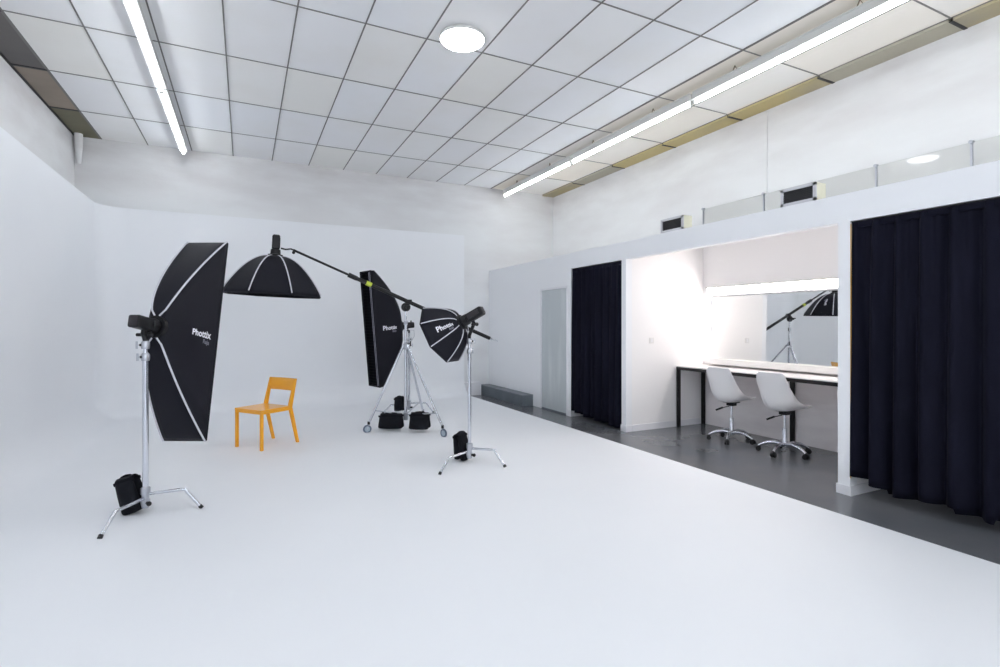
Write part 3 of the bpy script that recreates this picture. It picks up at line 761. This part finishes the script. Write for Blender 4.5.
# local: x forward, y to the left
hw, zs = .215, .44
F0 = .225
def cbar(pts, w, h, name, bevel=.004):
    b = MB()
    b.box((0, 0, 0), (0, 0, 0)) if False else None
    return b
for s in (-1, 1):
    b = MB(); b.box((F0-.032, s*hw-.016, 0), (F0, s*hw+.016, zs), .004); b.build('leg', 'yel', ch, world=False)
    # rear leg and back post are one bent piece
    b = MB(); bb = b.bm; W = .016
    outl = [(-.335, 0), (-.375, 0), (-.232, zs-.01), (-.335, .81), (-.298, .81), (-.185, zs+.0)]
    outl = [(-.308, 0), (-.276, 0), (-.168, zs-.02), (-.161, zs+.03), (-.246, .775), (-.274, .775), (-.198, zs)]
    lo = [bb.verts.new((x, s*hw-W, z)) for x, z in outl]; hi = [bb.verts.new((x, s*hw+W, z)) for x, z in outl]
    bb.faces.new(lo); bb.faces.new(list(reversed(hi)))
    for k in range(len(outl)): bb.faces.new((lo[k], hi[k], hi[(k+1) % len(outl)], lo[(k+1) % len(outl)]))
    bmesh.ops.bevel(bb, geom=bb.edges[:], offset=.003, segments=1, affect='EDGES')
    b.build('rear_leg', 'yel', ch, world=False)
MB().box((-.185, -hw-.017, zs), (F0+.004, hw+.017, zs+.018), .006).build('seat', 'yel', ch, world=False)
MB().box((F0-.03, -hw+.019, zs-.032), (F0-.006, hw-.019, zs-.001), .003).build('front_rail', 'yel', ch, world=False)
MB().box((-.185, -hw+.019, zs-.032), (-.17, hw-.019, zs-.001), .003).build('rear_rail', 'yel', ch, world=False)
for s in (-1, 1): MB().box((-.18, s*hw-.011, zs-.032), (F0-.038, s*hw+.011, zs-.001), .003).build('side_rail', 'yel', ch, world=False)
b = MB()
def backfn(u, v):
    y = (u-.5)*2*(hw+.019); z = .632+.143*v; x = -.222-.038*v-.018*cos((u-.5)*pi)
    return V((x, y, z))
b.grid(backfn, 14, 4); b.build('backrest', 'yel', ch, world=False, smooth=True, solid=.014)

# ------------------------------------------------------------ white office chairs
def office_chair():
    t = thing('office_chair', 'white shell swivel chair at the table, nearer the niche corner', 'chair', (5.42, 4.525, 0), radians(4), 'white swivel chairs at the long table')
    prof = [(.250, .496), (.21, .500), (.12, .478), (.02, .460), (-.09, .455), (-.165, .468), (-.205, .52), (-.222, .60), (-.234, .69), (-.244, .78), (-.252, .86), (-.254, .882)]
    hwid = [.165, .190, .210, .220, .220, .216, .210, .204, .196, .188, .172, .150]
    def P(v):
        k = v*(len(prof)-1); i = min(int(k), len(prof)-2); f = k-i
        p0 = prof[max(i-1, 0)]; p1 = prof[i]; p2 = prof[i+1]; p3 = prof[min(i+2, len(prof)-1)]
        def cr(a, b, c, d): return .5*((2*b)+(-a+c)*f+(2*a-5*b+4*c-d)*f*f+(-a+3*b-3*c+d)*f**3)
        return cr(p0[0], p1[0], p2[0], p3[0]), cr(p0[1], p1[1], p2[1], p3[1]), hwid[i]+(hwid[i+1]-hwid[i])*f
    def fn(u, v):
        x, z, h = P(v); s = (u-.5)*2
        # side wings reach for the chord between back top and seat front
        A = V((-.246, .83)); B_ = V((.16, .505)); p = V((x, z)); d = (B_-A).normalized()
        q = A+d*max(0, min((B_-A).length, (p-A).dot(d))); k = abs(s)**2.6*.62*max(0, sin(pi*min(1, max(0, v))))**.5
        p = p.lerp(q, k)
        return V((p.x, s*h*(1-.05*abs(s)**3), p.y+.034+.004*abs(s)**2))
    MB().grid(fn, 22, 36).build('seat_shell', 'shell', t, world=False, smooth=True, solid=.010)
    MB().box((-.045, -.045, .435), (.045, .045, .474), .008).box((-.07, -.07, .472), (.07, .07, .486), .004).build('seat_plate', 'blk', t, world=False)
    MB().cyl((0, 0, .26), (0, 0, .46), .0135, 14).build('gas_lift', 'chrome', t, world=False, smooth=True)
    MB().lathe((0, 0, .075), (0, 0, 1), [(0, .001), (0, .034), (.04, .036), (.055, .026), (.21, .025), (.212, .001)], 20).build('column', 'chrome', t, world=False, smooth=True)
    lv = MB().cyl((0, .03, .425), (-.06, .11, .395), .005, 8).build('lever', 'blk', t, world=False, smooth=True)
    MB().cyl((-.045, .09, .405), (-.095, .155, .365), .011, 10).build('lever_grip', 'blk', lv, world=False, smooth=True)
    for k in range(5):
        a = radians(205+72*k); d = V((cos(a), sin(a), 0)); q = V((-d.y, d.x, 0))
        pts = [d*.02+V((0, 0, .105)), d*.10+V((0, 0, .118)), d*.18+V((0, 0, .105)), d*.235+V((0, 0, .078)), d*.265+V((0, 0, .06))]
        lg = MB().tube(pts, [.024, .023, .019, .016, .013], 12).build('leg', 'chrome', t, world=False, smooth=True)
        cp = d*.265
        cb = MB()
        for s in (-1, 1): cb.cyl(cp+q*s*.006+V((0, 0, .026)), cp+q*s*.024+V((0, 0, .026)), .026, 18)
        cb.cyl(cp+V((0, 0, .03)), cp+V((0, 0, .068)), .008, 8).box(cp+V((-.018, -.018, .032)), cp+V((.018, .018, .056)), .006)
        cb.build('caster', 'rubber', lg, world=False, smooth=True)
    return t
def copy_tree(o, parent=None):
    c = o.copy(); C.objects.link(c)
    if parent is not None: c.parent = parent
    for k in [x for x in o.children]: copy_tree(k, c)
    return c
oc = office_chair()
o2 = copy_tree(oc); o2.location = (5.41, 3.81, 0); o2.rotation_euler = (0, 0, radians(2))
for k in o2.children:
    if k.name.startswith('leg'): k.rotation_euler = (0, 0, radians(-16))
o2['label'] = 'white shell swivel chair at the table, nearer the big curtain'

# ------------------------------------------------------------ render settings
sc = bpy.context.scene
w = bpy.data.worlds.new('world'); sc.world = w; w.use_nodes = True
w.node_tree.nodes['Background'].inputs['Color'].default_value = (.89, .945, 1, 1)
w.node_tree.nodes['Background'].inputs['Strength'].default_value = 1.85
sc.view_settings.view_transform = 'Standard'; sc.view_settings.look = 'None'
sc.view_settings.gamma = 1; sc.view_settings.exposure = 0.69; sc.view_settings.use_curve_mapping = False
sc.cycles.use_denoising = True
sc.cycles.max_bounces = 14; sc.cycles.diffuse_bounces = 10; sc.cycles.glossy_bounces = 6
sc.cycles.sample_clamp_indirect = 6
